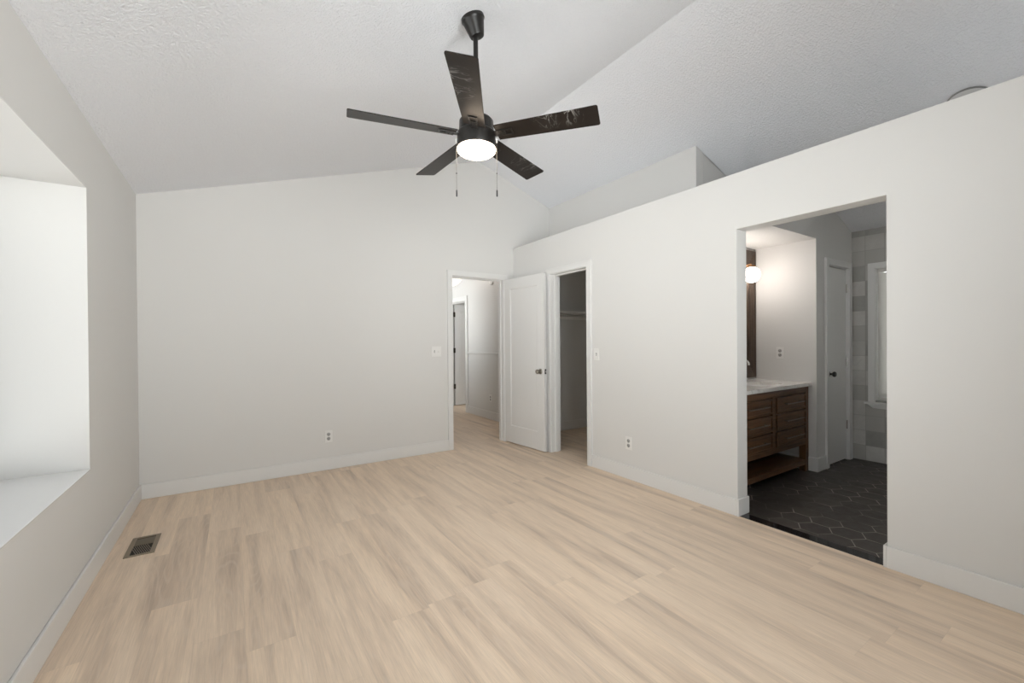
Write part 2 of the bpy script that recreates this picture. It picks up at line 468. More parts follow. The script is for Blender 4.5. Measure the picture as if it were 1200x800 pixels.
# right partition wall with closet and bathroom doorways, topped by the ledge
struct(MB().grid(0, XR, XRB, [YF, YB], [0, ZR], [(DY0, DY1, 0, DZ), (CY0, CY1, 0, CZ)]).build('wall_right', WALL, bevel=0.004),
       'pale partition wall on the right with flat ledge top above two doorways', 'wall')
# shelf above the closet, upper recessed wall
struct(MB().box(XRB, 4.72, YU, YB + 0.19, ZR - 0.06, ZR).build('ceiling_closet', WALL), 'flat plant ledge top over the closet behind the partition wall', 'ledge')
mb = MB()
mb.prism([(YU, ZR), (YB, ZR), (YB, ceil_z(XU)), (YU, ceil_z(XU))], 0, XU, XU + 0.10)
mb.prism([(XU + 0.10, ZR), (5.46, ZR), (5.46, ceil_z(5.46)), (XU + 0.10, ceil_z(XU + 0.10))], 1, YU, YU + 0.12)
struct(mb.build('wall_upper', WALL, bevel=0.004), 'set-back upper wall block above the plant ledge meeting the ceiling', 'wall')

# dividing wall between closet and vanity alcove, closet shell
struct(MB().box(XRB, 4.72, YU, YU + 0.12, 0, ZR - 0.06).build('wall_divider', WALL), 'back wall of the vanity alcove behind the mirror', 'wall')
struct(MB().box(XRB, 4.72, YC, YC + 0.12, 0, ZR - 0.06).build('wall_closet_back', WALL), 'dim taupe back wall inside the closet below and above its shelf', 'wall')
struct(MB().box(4.40, 4.50, 2.86, YC, 0, ZR - 0.06).box(XRB, 4.40, 2.86, 2.96, 0, ZR - 0.06).build('wall_closet_side', WALL), 'unseen side walls set close in to keep bounced light in the closet', 'wall')  # unseen walls, closet kept small so more light bounces inside

# bathroom: alcove soffit, end wall, linen-door wall, tiled wall
struct(MB().box(XRB, XW, YG, YU, 2.185, ZR).build('ceiling_alcove', WALL), 'lowered flat ceiling over the vanity alcove', 'ceiling')
mb = MB()
mb.prism([(XW + 0.11, 0), (4.795, 0), (4.795, 1.972), (5.300, 1.972), (5.300, 0), (XT, 0), (XT, ceil_z(XT)), (XW + 0.11, ceil_z(XW + 0.11))], 1, YG, YG + 0.11)
mb.prism([(XW, 0), (XW + 0.11, 0), (XW + 0.11, ceil_z(XW + 0.11)), (XW, ceil_z(XW))], 1, YG, YU)
struct(mb.build('wall_alcove', WALL), 'warm lit end wall of the vanity alcove turning the corner to the linen door', 'wall')
struct(MB().box(4.795, 5.300, YG + 0.075, YG + 0.11, 0, 1.972).build('wall_linen', WALL), 'wall behind the closed linen door', 'wall')
BWY0, BWY1, BWZ0, BWZ1 = 0.80, 1.568, 0.625, 1.955
struct(MB().grid(0, XT, XT + 0.16, [YF, YG + 0.11], [0, 2.36], [(BWY0, BWY1, BWZ0, BWZ1), (-0.70, 0.45, 1.15, 2.08)]).build('wall_tiled', WTILE), 'bathroom wall of square grey glazed tiles around the blind', 'wall')

# wall behind the camera, shared by bedroom and bathroom, with a wide window added for its daylight
mb = MB().grid(1, YF - 0.15, YF, [XL, XT + 0.16], [0, 2.36], [(-0.40, 1.95, 0.06, 2.25)])
mb.prism([(XL, 2.36), (XT + 0.16, 2.36), (RX, RZ), (XL, ZL)], 1, YF - 0.15, YF)
struct(mb.build('wall_front', WALL), 'gabled wall behind the camera with a full-height window added for light', 'wall')

# vaulted ceiling: two slopes
def slope(name, x0, x1, y0, y1, label):
    a, b = ceil_z(x0), ceil_z(x1)
    return struct(MB().prism([(x0, a), (x1, b), (x1, b + 0.12), (x0, a + 0.12)], 1, y0, y1).build(name, CEIL), label, 'ceiling')
slope('ceiling', XL - 0.5, RX, YF - 0.15, YB + 0.12, 'textured left slope of the vaulted ceiling carrying the fan')
slope('ceiling.001', RX, XT + 0.16, YF - 0.15, YB + 0.12, 'textured right slope of the vaulted ceiling above the partition wall')

# hall and the room beyond it
struct(MB().grid(0, XH, XH + 0.14, [YB + 0.12, 9.0], [0, 2.44], [(6.715, 7.535, 0, 1.985)]).build('wall_hall', WALL), 'bright hall wall with chair rail seen through the bedroom doorway', 'wall')
struct(MB().grid(0, 1.90, 2.00, [YB + 0.12, 9.0], [0, 2.44], [(6.7, 7.7, 0.80, 2.05)]).build('wall_hall_left', WALL), 'left wall of the hall with an added window, hidden behind the bedroom wall', 'wall')
struct(MB().box(1.7, 7.6, 9.0, 9.1, 0, 2.44).build('wall_hall_end', WALL), 'far end wall of the hall', 'wall')
struct(MB().box(1.7, 7.6, YB + 0.19, 9.1, 2.44, 2.54).build('ceiling_hall', CEIL), 'flat ceiling over the hall and the room beyond', 'ceiling')
struct(MB().box(XH + 0.14, 7.6, 7.66, 7.76, 0, 2.44).build('wall_spare_back', WALL), 'wall behind the open door of the room off the hall', 'wall')
struct(MB().box(XH + 0.14, 7.6, 4.86, 4.96, 0, 2.44).build('wall_spare_front', WALL), 'near wall of the room off the hall', 'wall')
struct(MB().grid(0, 6.9, 7.0, [4.96, 7.66], [0, 2.44], [(5.3, 7.0, 0.8, 2.1)]).build('wall_spare_side', WALL), 'wall of the room off the hall with a window added for light', 'wall')

# ------------------------------------------------------------------ windows (frames and panes)
def window(name, axis, wpos, depth, u0, u1, z0, z1, cols, label, mat=TRIMW, glass=GLASS):
    r = empty(name, (0, 0, 0)); struct(r, label, 'window')
    f = 0.045
    def bx(m, ua, ub, za, zb, da=0.0, db=depth):
        if axis == 0: m.box(wpos + da, wpos + db, ua, ub, za, zb)
        else: m.box(ua, ub, wpos + da, wpos + db, za, zb)
    m = MB()
    bx(m, u0, u0 + f, z0, z1); bx(m, u1 - f, u1, z0, z1); bx(m, u0 + f, u1 - f, z0, z0 + f); bx(m, u0 + f, u1 - f, z1 - f, z1)
    m.build('window_frame', mat, r, bevel=0.003)
    step = (u1 - u0 - 2 * f) / cols
    for k in range(cols):
        a, b = u0 + f + k * step, u0 + f + (k + 1) * step
        if k:
            m = MB(); bx(m, a - 0.02, a + 0.02, z0 + f, z1 - f, 0.004, depth - 0.004); m.build('window_mullion', mat, r, bevel=0.002)
        m = MB(); bx(m, a + (0.02 if k else 0), b - (0.02 if k < cols - 1 else 0), z0 + f, z1 - f, depth * 0.45, depth * 0.55); m.build('window_pane', glass, r)
    return r
window('window_1', 0, XL - 0.49, 0.06, WY0, WY1, WZ0, WZ1, 2, 'white framed window set deep in the left wall recess', glass=GLASS_TINT)
window('window_2', 0, XT + 0.07, 0.06, BWY0, BWY1, BWZ0, BWZ1, 1, 'small bathroom window behind the closed blind')
window('added_window_3', 1, YF - 0.11, 0.06, -0.40, 1.95, 0.06, 2.25, 3, 'full-height window added behind the camera to light the bedroom')  # unseen opening, added to let more skylight into the bedroom
window('added_window_4', 0, 6.92, 0.06, 5.3, 7.0, 0.8, 2.1, 2, 'unseen window added to light the room off the hall')  # added out of view to brighten the open door leaf
portal('sky_portal', (XL - 0.52, (WY0 + WY1) / 2, (WZ0 + WZ1) / 2), (1, 0, 0), WZ1 - WZ0, WY1 - WY0)
portal('sky_portal', (0.775, YF - 0.17, 1.155), (0, 1, 0), 2.35, 2.19)
window('added_window_5', 0, XT + 0.07, 0.06, -0.70, 0.45, 1.15, 2.08, 1, 'second bathroom window added for light, hidden by the partition wall')  # added out of view to brighten the linen door and its wall
portal('sky_portal', (XT + 0.2, -0.125, 1.615), (-1, 0, 0), 0.93, 1.15)
portal('sky_portal', (XT + 0.2, 1.184, 1.29), (-1, 0, 0), 1.33, 0.77)
window('added_window_6', 0, 1.92, 0.06, 6.7, 7.7, 0.80, 2.05, 1, 'hall window added for light, hidden behind the bedroom wall')  # added out of view to light the hall wall evenly
portal('sky_portal', (1.86, 7.2, 1.425), (1, 0, 0), 1.25, 1.0)
portal('sky_portal', (7.02, 6.15, 1.45), (-1, 0, 0), 1.3, 1.7)

# ------------------------------------------------------------------ baseboards
def base_x(m, x0, x1, y, s, h=HB):     # along x, against a wall at y, sticking out by s*T
    m.box(x0, x1, min(y, y + s * T), max(y, y + s * T), 0, h)
def base_y(m, y0, y1, x, s, h=HB):
    m.box(min(x, x + s * T), max(x, x + s * T), y0, y1, 0, h)
m = MB(); base_y(m, YF, YB - T, XL, 1); struct(m.build('baseboard_left', TRIMW, bevel=0.004), 'white baseboard along the left wall below the window', 'baseboard')
m = MB(); base_x(m, XL, BX0 - 0.054, YB, -1); struct(m.build('baseboard_back', TRIMW, bevel=0.004), 'white baseboard along the far wall left of the doorway', 'baseboard')
m = MB()
m.box(XR - T, XR, DY1, CY0 - 0.054, 0, HB); m.box(XR - T, XRB, DY1 - T, DY1, 0, HB)
struct(m.build('baseboard_right', TRIMW, bevel=0.004), 'white baseboard between closet doorway and bathroom doorway', 'baseboard')
m = MB(); m.box(XR - T, XR, YF, DY0, 0, HB); m.box(XR - T, XRB, DY0, DY0 + T, 0, HB)
struct(m.build('baseboard_right.001', TRIMW, bevel=0.004), 'white baseboard on the near side of the bathroom doorway', 'baseboard')
m = MB(); base_x(m, XRB, 4.40, YC, -1, 0.125); struct(m.build('baseboard_closet', TRIMW, bevel=0.004), 'white baseboard at the back of the dim closet', 'baseboard')
m = MB(); m.box(XW - T, XW, YG - T, YU, 0, HB + 0.01); m.box(XW, 4.742, YG - T, YG, 0, HB + 0.01)
struct(m.build('baseboard_bathroom', TRIMW, bevel=0.004), 'white baseboard wrapping the wall corner beside the vanity', 'baseboard')
m = MB(); base_y(m, YB + 0.12, 6.645, XH, -1, 0.125); struct(m.build('baseboard_hall', TRIMW, bevel=0.004), 'white baseboard along the bright hall wall', 'baseboard')
m = MB(); m.prism([(XH, 1.030), (XH - 0.018, 1.036), (XH - 0.022, 1.052), (XH - 0.016, 1.068), (XH, 1.072)], 1, YB + 0.12, 6.645)
struct(m.build('trim_2', WALL), 'thin chair rail moulding on the hall wall', 'chair rail')

# ------------------------------------------------------------------ door casings and jamb linings
def casing(name, axis, w, s, u0, u1, z1, wall_t, label, cw=0.054, leave_right=True, stop=True):
    """casing of a doorway u0..u1, height z1, on wall face w; sticks out by s"""
    t_ = 0.016
    m = MB()
    def bx(ua, ub, za, zb, d0, d1):
        a, b = sorted((w + d0, w + d1))
        if axis == 0: m.box(a, b, ua, ub, za, zb)
        else: m.box(ua, ub, a, b, za, zb)
    bx(u0 - cw, u0 + 0.006, 0, z1 + cw, 0, s * t_); bx(u1 - 0.006, u1 + cw, 0, z1 + cw, 0, s * t_); bx(u0 + 0.006, u1 - 0.006, z1 - 0.006, z1 + cw, 0, s * t_)
    # raised outer bead
    bx(u0 - cw, u0 - cw + 0.012, 0, z1 + cw, s * t_, s * (t_ + 0.003)); bx(u1 + cw - 0.012, u1 + cw, 0, z1 + cw, s * t_, s * (t_ + 0.003)); bx(u0 - cw + 0.012, u1 + cw - 0.012, z1 + cw - 0.012, z1 + cw, s * t_, s * (t_ + 0.003))
    # jamb lining and stop
    bx(u0, u0 + 0.012, 0, z1, 0.0, -s * wall_t); bx(u1 - 0.012, u1, 0, z1, 0.0, -s * wall_t); bx(u0 + 0.012, u1 - 0.012, z1 - 0.012, z1, 0.0, -s * wall_t)
    if stop:
        a, b = -s * wall_t * 0.42, -s * wall_t * 0.7
        bx(u0 + 0.012, u0 + 0.024, 0, z1 - 0.012, a, b); bx(u1 - 0.024, u1 - 0.012, 0, z1 - 0.012, a, b); bx(u0 + 0.024, u1 - 0.024, z1 - 0.024, z1 - 0.012, a, b)
    return struct(m.build(name, TRIMW), label, 'door casing')
casing('trim_3', 1, YB, -1, BX0, BX1, BZ, 0.12, 'white casing around the open bedroom doorway')
casing('trim_4', 0, XR, -1, CY0, CY1, CZ, 0.13, 'white casing around the narrow closet doorway')
casing('trim_5', 0, XH, -1, 6.715, 7.535, 1.985, 0.14, 'white casing of the doorway off the hall', cw=0.072)
casing('trim_6', 1, YG, -1, 4.795, 5.300, 1.972, 0.07, 'white casing around the narrow linen door in the bathroom', stop=False)

# ------------------------------------------------------------------ doors
def knob(parent, x, z, y_face, s, mat, name='door_knob', r=0.026):
    """door lies in its local x-z plane; face at y_face, knob sticks out along s*y"""
    M = Matrix.Translation((x, y_face, z)) @ Matrix.Rotation(-s * PI / 2, 4, 'X')
    m = MB().lathe([(0.031, 0), (0.031, 0.004), (0.026, 0.008), (0.011, 0.010), (0.010, 0.030), (0.017, 0.034), (r, 0.044), (r, 0.054), (0.020, 0.062), (0, 0.064)], 28, M)
    return m.build(name, mat, parent, smooth=40)

def panel_door(parent, W, H, t, panel=True, mat=DOORW):
    """leaf from x 0..W, y 0..t, z 0..H with one recessed panel on both faces"""
    if not panel:
        return MB().box(0, W, 0, t, 0, H).build('door_leaf', mat, parent, bevel=0.002)
    a, top, bot, d, sl = 0.112, 0.125, 0.205, 0.007, 0.012
    m = MB()
    m.box(0, a, 0, t, 0, H); m.box(W - a, W, 0, t, 0, H); m.box(a, W - a, 0, t, 0, bot); m.box(a, W - a, 0, t, H - top, H)
    # recessed field with sloped sticking
    x0, x1, z0, z1 = a, W - a, bot, H - top
    for yo, yi in ((0, d), (t, t - d)):
        o = [(x0, yo, z0), (x1, yo, z0), (x1, yo, z1), (x0, yo, z1)]
        i = [(x0 + sl, yi, z0 + sl), (x1 - sl, yi, z0 + sl), (x1 - sl, yi, z1 - sl), (x0 + sl, yi, z1 - sl)]
        O = [m.bm.verts.new(p) for p in o]; I = [m.bm.verts.new(p) for p in i]
        for k in range(4): m.bm.faces.new((O[k], O[(k + 1) % 4], I[(k + 1) % 4], I[k]))
        m.bm.faces.new(I)
    return m.build('door_leaf', mat, parent)

# bedroom door, swung wide open against the right wall side
d1 = empty('door_1', (2.820, 4.466, 0.010), (0, 0, math.radians(-90 + 5.4)))
struct(d1, 'white one-panel door standing open at the bedroom doorway', 'door')
panel_door(d1, 0.718, 1.998, 0.035)
knob(d1, 0.718 - 0.062, 0.895, 0.0, -1, NICKEL); knob(d1, 0.718 - 0.062, 0.895, 0.035, 1, NICKEL)
MB().box(0.7165, 0.7195, 0.006, 0.029, 0.867, 0.923).build('latch_plate', BLACKM, d1)
MB().box(0.7190, 0.7270, 0.011, 0.024, 0.886, 0.904).build('latch_bolt', CHROME, d1, bevel=0.002)
for z in (0.18, 1.0, 1.82): MB().rod((-0.005, -0.004, z - 0.045), (-0.005, -0.004, z + 0.045), 0.0065).build('hinge', DOORW, d1, smooth=40)

# door of the room off the hall, opened into that room
d2 = empty('door_2', (XH + 0.166, 7.519, 0.012)); struct(d2, 'white door opened into the room off the hall, dark hinges showing', 'door')
panel_door(d2, 0.80, 1.955, 0.035)
knob(d2, 0.738, 0.90, 0.0, -1, BRONZEH); 
for z in (0.365, 1.065, 1.765):
    m = MB().rod((-0.008, -0.006, z - 0.05), (-0.008, -0.006, z + 0.05), 0.008); m.box(-0.030, 0.012, -0.0035, 0.0, z - 0.045, z + 0.045)
    m.build('hinge', BRONZEH, d2, smooth=40)

# linen door in the bathroom, closed
d3 = empty('door_3', (4.809, YG + 0.014, 0.012)); struct(d3, 'narrow closed flush linen door with black knob in the bathroom', 'door')
panel_door(d3, 0.477, 1.942, 0.035, panel=False)
knob(d3, 0.050, 0.89, 0.0, -1, BLACKM)
for z in (0.35, 0.995, 1.75): MB().rod((0.479, -0.006, z - 0.045), (0.479, -0.006, z + 0.045), 0.0065).build('hinge', CHROME, d3, smooth=40)

# ================================================================== CEILING FAN
FX, FY = 1.100, 2.010
fan = tag(empty('ceiling_fan', (FX, FY, 0)), 'black five-blade ceiling fan with lit white lens hanging from the sloped ceiling', 'ceiling fan')
zc = ceil_z(FX)
ang = math.atan(SL)
Mc = Matrix.Translation((-0.018, 0, ceil_z(FX - 0.018) + 0.0005)) @ Matrix.Rotation(PI - ang, 4, 'Y')
MB().lathe([(0.062, 0.0), (0.063, 0.014), (0.059, 0.019), (0.057, 0.024), (0.040, 0.088), (0.037, 0.096), (0.020, 0.100), (0.0, 0.100)], 48, Mc).build('canopy', FANM, fan, smooth=35)
MB().rod((0, 0, 2.44), (0, 0, zc - 0.09), 0.0128, 24).build('downrod', FANM, fan, smooth=40)
MB().lathe([(0.0, 2.486), (0.020, 2.486), (0.024, 2.456), (0.040, 2.447), (0.082, 2.436), (0.091, 2.425), (0.093, 2.368), (0.0, 2.368)], 56).build('motor_housing', FANM, fan, smooth=35)
MB().lathe([(0.0, 2.366), (0.098, 2.366), (0.103, 2.360), (0.103, 2.292), (0.100, 2.284), (0.0, 2.284)], 56).build('switch_housing', FANM, fan, smooth=35)
MB().lathe([(0.0, 2.283), (0.101, 2.283), (0.1045, 2.276), (0.101, 2.266), (0.088, 2.256), (0.060, 2.249), (0.030, 2.246), (0.0, 2.245)], 56).build('lamp_lens', FANLENS, fan, smooth=60)
BZ_ = 2.350
def blade_mesh():
    m = MB(); L0, L1, w0, w1, t = 0.115, 0.650, 0.056, 0.068, 0.006
    c = 0.010
    poly = [(L0, -w0), (L1 - c, -w1), (L1 - 0.003, -w1 + 0.003), (L1, -w1 + c), (L1, w1 - c), (L1 - 0.003, w1 - 0.003), (L1 - c, w1), (L0, w0)]
    return m.prism(poly, 2, -t / 2, t / 2)
def bracket_mesh():
    m = MB()
    m.box(0.160, 0.205, -0.022, -0.014, -0.0085, -0.003); m.box(0.160, 0.205, 0.014, 0.022, -0.0085, -0.003); m.box(0.197, 0.205, -0.014, 0.014, -0.0085, -0.003)
    m.prism([(0.085, -0.017), (0.165, -0.024), (0.165, 0.024), (0.085, 0.017)], 2, -0.0085, -0.003)
    for x in (0.13, 0.15):
        for y in (-0.012, 0.012): m.rod((x, y, -0.012), (x, y, -0.008), 0.004, 10)
    return m
protos = {}
for a, film in ((24.5, True), (93.0, False), (168.5, False), (236.3, True), (308.5, True)):
    if film not in protos:
        b = blade_mesh().build('blade', BLADE_FILM if film else BLADE, fan, bevel=0.0015); bracket_mesh().build('blade_bracket', FANM, b, bevel=0.001)
        protos[film] = b
        if film: b['label'] = 'black blade with creased clear film'
    else:
        b = protos[film].copy(); COL.objects.link(b); b.parent = fan
        br = protos[film].children[0].copy(); COL.objects.link(br); br.parent = b
    b.location = (0, 0, BZ_); b.rotation_mode = 'XYZ'
    b.rotation_euler = (math.radians(-12), 0, math.radians(a))
for sgn, ztop, zbot in ((-1, 2.345, 2.026), (1, 2.340, 2.024)):
    x, y = Rt.x * 0.1085 * sgn, Rt.y * 0.1085 * sgn
    xi, yi = Rt.x * 0.098 * sgn, Rt.y * 0.098 * sgn
    m = MB().tube([(xi, yi, 2.330), (x, y, 2.330), (x, y, 2.318), (x, y, zbot + 0.036)], 0.0012, 6)
    for j in range(26): m.sphere((x, y, zbot + 0.04 + j * 0.0106), 0.0019, 6, 4)
    ch = m.build('pull_chain', CHAINM, fan)
    MB().rod((xi, yi, 2.330), (x, y, 2.330), 0.006, 10).rod((x, y, 2.312), (x, y, 2.336), 0.005, 10).build('chain_socket', PLATE, ch, smooth=40)
    MB().lathe([(0.0022, 0.036), (0.0036, 0.033), (0.0040, 0.004), (0.003, 0.0)], 12, Matrix.Translation((x, y, zbot))).build('chain_fob', BLACKM, ch, smooth=40)
    MB().sphere((x, y, zbot + 0.125), 0.0038, 10, 6).build('chain_bead', BLACKM, ch, smooth=60)

# flush round light in the right slope, mostly hidden behind the ledge
rx, ry = 4.088, 0.690
nrm = Matrix.Translation((rx, ry, ceil_z(rx))) @ Matrix.Rotation(PI + math.atan(SR), 4, 'Y')
rl = tag(empty('ceiling_light'), 'round flush ceiling light half hidden behind the partition ledge', 'ceiling light')
MB().lathe([(0.106, -0.002), (0.106, 0.006), (0.101, 0.010), (0.097, 0.006), (0.097, -0.002)], 48, nrm).build('trim_ring', RINGM, rl, smooth=40)
MB().lathe([(0.0965, -0.001), (0.0965, 0.007), (0.088, 0.014), (0.05, 0.018), (0, 0.019)], 48, nrm).build('light_lens', DISC, rl, smooth=50)

# ================================================================== ELECTRICAL PLATES  (built facing local -y)
def plate_body(w, h):
    return MB().box(-w / 2, w / 2, -0.006, 0, -h / 2, h / 2)
def outlet(loc, rz, label, slot_mat=SLOT):
    r = tag(empty('electrical_outlet', loc, (0, 0, rz)), label, 'outlet')
    plate_body(0.072, 0.117).build('cover_plate', PLATE, r, bevel=0.003)
    for z in (0.021, -0.021):
        M = Matrix.Translation((0, -0.006, z)) @ Matrix.Rotation(PI / 2, 4, 'X')
        q = MB().lathe([(0.017, 0), (0.017, 0.0022), (0.016, 0.003), (0, 0.003)], 24, M).build('receptacle', RECEP, r, smooth=40)
        s = MB().box(-0.0085, -0.0055, -0.0098, -0.0088, z - 0.002, z + 0.008).box(0.0055, 0.0085, -0.0098, -0.0088, z - 0.002, z + 0.008)
        s.rod((0, -0.0088, z - 0.008), (0, -0.0098, z - 0.008), 0.0035, 12)
        s.build('contact_slots', slot_mat, q)
    return r
outlet((0.769, YB, 0.326), 0, 'white duplex outlet low on the far wall')
outlet((XR, 2.612, 0.322), PI / 2 * -1, 'white duplex outlet low on the right partition wall')
outlet((XW, 2.070, 1.110), -PI / 2, 'white duplex outlet on the alcove wall above the vanity')
outlet((XH, 5.870, 0.336), -PI / 2, 'white duplex outlet low on the hall wall under the chair rail')
def switch(loc, rz, gangs, label):
    r = tag(empty('light_switch', loc, (0, 0, rz)), label, 'light switch')
    plate_body(0.072 + 0.046 * (gangs - 1), 0.117).build('cover_plate', PLATE, r, bevel=0.003)
    for k in range(gangs):
        x = (k - (gangs - 1) / 2) * 0.046
        MB().box(x - 0.0055, x + 0.0055, -0.0068, -0.006, -0.0125, 0.0125).build('toggle_slot', SLOT if k == 0 else PLATE, r)
        M = Matrix.Translation((x, -0.006, 0)) @ Matrix.Rotation(math.radians(25), 4, 'X')
        MB().box(-0.004, 0.004, -0.013, 0.0, -0.004, 0.006, M).build('toggle', PLATE, r, bevel=0.001)
    return r
switch((1.912, YB, 1.137), 0, 2, 'white two-gang light switch left of the bedroom doorway')
switch((XR, 3.010, 1.113), -PI / 2, 1, 'white single light switch right of the closet doorway')

# ================================================================== FLOOR REGISTER
fr = tag(empty('floor_register', (-0.481, 3.445, 0)), 'taupe metal floor register beside the left wall', 'floor vent')
m = MB(); x0, x1, y0, y1, b = -0.071, 0.071, -0.151, 0.151, 0.024
m.box(x0, x0 + b, y0, y1, 0.0, 0.005); m.box(x1 - b, x1, y0, y1, 0.0, 0.005); m.box(x0 + b, x1 - b, y0, y0 + 0.020, 0.0, 0.005); m.box(x0 + b, x1 - b, y1 - 0.020, y1, 0.0, 0.005)
m.build('register_frame', REGF, fr, bevel=0.0015)
MB().box(x0 + b, x1 - b, y0 + 0.02, y1 - 0.02, 0.0, 0.0008).build('duct_shade_sheet', DUCT_SHADE, fr)  # near-black sheet, paints the shade inside the duct
MB().box(x0 + b, x1 - b, 0.012, y1 - 0.030, 0.0008, 0.0020).build('damper', plain('damper_bronze', (0.13, 0.102, 0.070), 0.5, 0.4), fr)
m = MB()
for k in range(9):
    M = Matrix.Translation((x0 + b + 0.008 + k * 0.0098, -0.058, 0.0022)) @ Matrix.Rotation(math.radians(18), 4, 'Z')
    m.box(-0.0016, 0.0016, -0.070, 0.066, -0.001, 0.001, M)
m.build('grille_bars', REGD, fr)

# ================================================================== CLOSET
cs = tag(empty('closet_shelf'), 'white wall shelf on cleat inside the closet', 'shelf')
MB().box(XRB + 0.002, 4.398, 4.235, YC - 0.001, 1.616, 1.641).build('shelf_board', SHELFW, cs, bevel=0.002)
MB().box(XRB + 0.002, 4.398, YC - 0.02, YC - 0.001, 1.545, 1.616).build('cleat', SHELFW, cs, bevel=0.002)
cr = tag(empty('closet_rod'), 'grey metal hanging rod under the closet shelf', 'clothes rod')
MB().rod((XRB + 0.006, 4.265, 1.578), (4.394, 4.265, 1.578), 0.0165, 20).build('rod', RODM, cr, smooth=40)
for x, s in ((XRB + 0.001, 1), (4.399, -1)):
    MB().rod((x, 4.265, 1.578), (x + s * 0.012, 4.265, 1.578), 0.030, 20).build('rod_flange', RODM, cr, smooth=40)

# ================================================================== HALL FIXTURES
hl = tag(empty('crystal_ceiling_light', (2.70, 5.78, 2.44)), 'lit crystal bowl ceiling light in the hall', 'ceiling light')
MB().lathe([(0, 0), (0.15, 0), (0.15, -0.018), (0.14, -0.024), (0, -0.024)], 40).build('ceiling_plate', CHROME, hl, smooth=40)
m = MB()
for j in range(9):                                     # bowl of crystal beads
    th = (j + 0.25) / 9 * PI / 2
    r, z = 0.190 * math.cos(th), -0.155 - 0.205 * math.sin(th)
    n = max(4, int(2 * PI * r / 0.034))
    for k in range(n):
        a = 2 * PI * (k + 0.5 * (j % 2)) / n
        m.sphere((r * math.cos(a), r * math.sin(a), z), 0.0135, 7, 5, 1.15)
m.build('crystal_beads', CRYSTAL, hl)
m = MB().lathe([(0.192, -0.138), (0.200, -0.138), (0.200, -0.156), (0.192, -0.156), (0.192, -0.138)], 40)
for k in range(3):
    a = 2 * PI * k / 3 + 0.4; m.rod((0.190 * math.cos(a), 0.190 * math.sin(a), -0.140), (0.05 * math.cos(a), 0.05 * math.sin(a), -0.022), 0.004, 8)
m.build('rim_frame', CHROME, hl)
pl = bpy.data.lights.new('hall_bulb', 'POINT'); pl.energy = HALL_POINT; pl.color = (1.0, 0.90, 0.83); pl.shadow_soft_size = 0.06
po = bpy.data.objects.new('hall_bulb', pl); COL.objects.link(po); po.location = (0, 0, -0.12); po.parent = hl

sa = tag(empty('smoke_alarm', (XH, 5.80, 2.205), (0, 0, -PI / 2)), 'small white smoke alarm high on the hall wall', 'smoke alarm')
M = Matrix.Rotation(PI / 2, 4, 'X')
MB().lathe([(0.062, 0), (0.062, 0.012), (0.056, 0.026), (0.030, 0.034), (0, 0.035)], 36, M).build('alarm_body', PLATE, sa, smooth=35)
MB().lathe([(0.0635, 0.013), (0.0635, 0.018), (0.058, 0.018), (0.058, 0.013)], 36, M).build('sensor_gap', SLOT, sa, smooth=40)

# ================================================================== BATHROOM
# vanity: two columns of three drawers over an open shelf
VX0, VX1, VY0, VY1 = 3.250, 4.553, 1.820, YU - 0.002
va = tag(empty('bathroom_vanity'), 'dark walnut bathroom vanity with six drawers and open bottom shelf', 'vanity')
m = MB()
ZT = 0.803
m.box(VX0 + 0.05, VX0 + 0.07, VY0 + 0.022, VY1, 0.262, ZT - 0.002); m.box(VX1 - 0.07, VX1 - 0.05, VY0 + 0.022, VY1, 0.262, ZT - 0.002)   # sides
m.box(VX0 + 0.07, VX1 - 0.07, VY1 - 0.018, VY1, 0.262, ZT - 0.002); m.box(VX0 + 0.07, VX1 - 0.07, VY0 + 0.022, VY1 - 0.018, 0.262, 0.280)      # back, bottom
m.box(VX0 + 0.07, VX1 - 0.07, VY0 + 0.022, VY0 + 0.032, 0.280, ZT - 0.002)
m.box(VX0 + 0.058, VX1 - 0.058, VY0, VY0 + 0.022, 0.742, ZT); m.box(VX0 + 0.058, VX1 - 0.058, VY0, VY0 + 0.022, 0.256, 0.294)
m.box(3.871, 3.934, VY0, VY0 + 0.022, 0.294, 0.742)
for z in (0.436, 0.594): 
    m.box(VX0 + 0.058, 3.871, VY0 + 0.016, VY0 + 0.022, z, z + 0.022); m.box(3.934, VX1 - 0.058, VY0 + 0.016, VY0 + 0.022, z, z + 0.022)
m.build('cabinet_frame', VWOOD, va, bevel=0.0015)
for x in (VX0, VX1 - 0.058):
    for y in (VY0, VY1 - 0.058): MB().box(x, x + 0.058, y, y + 0.058, 0, ZT).build('leg', VWOODV, va, bevel=0.002)
MB().box(VX0 + 0.01, VX1 - 0.01, VY0 + 0.006, VY1 - 0.004, 0.062, 0.108).build('bottom_shelf', VWOOD, va, bevel=0.002)
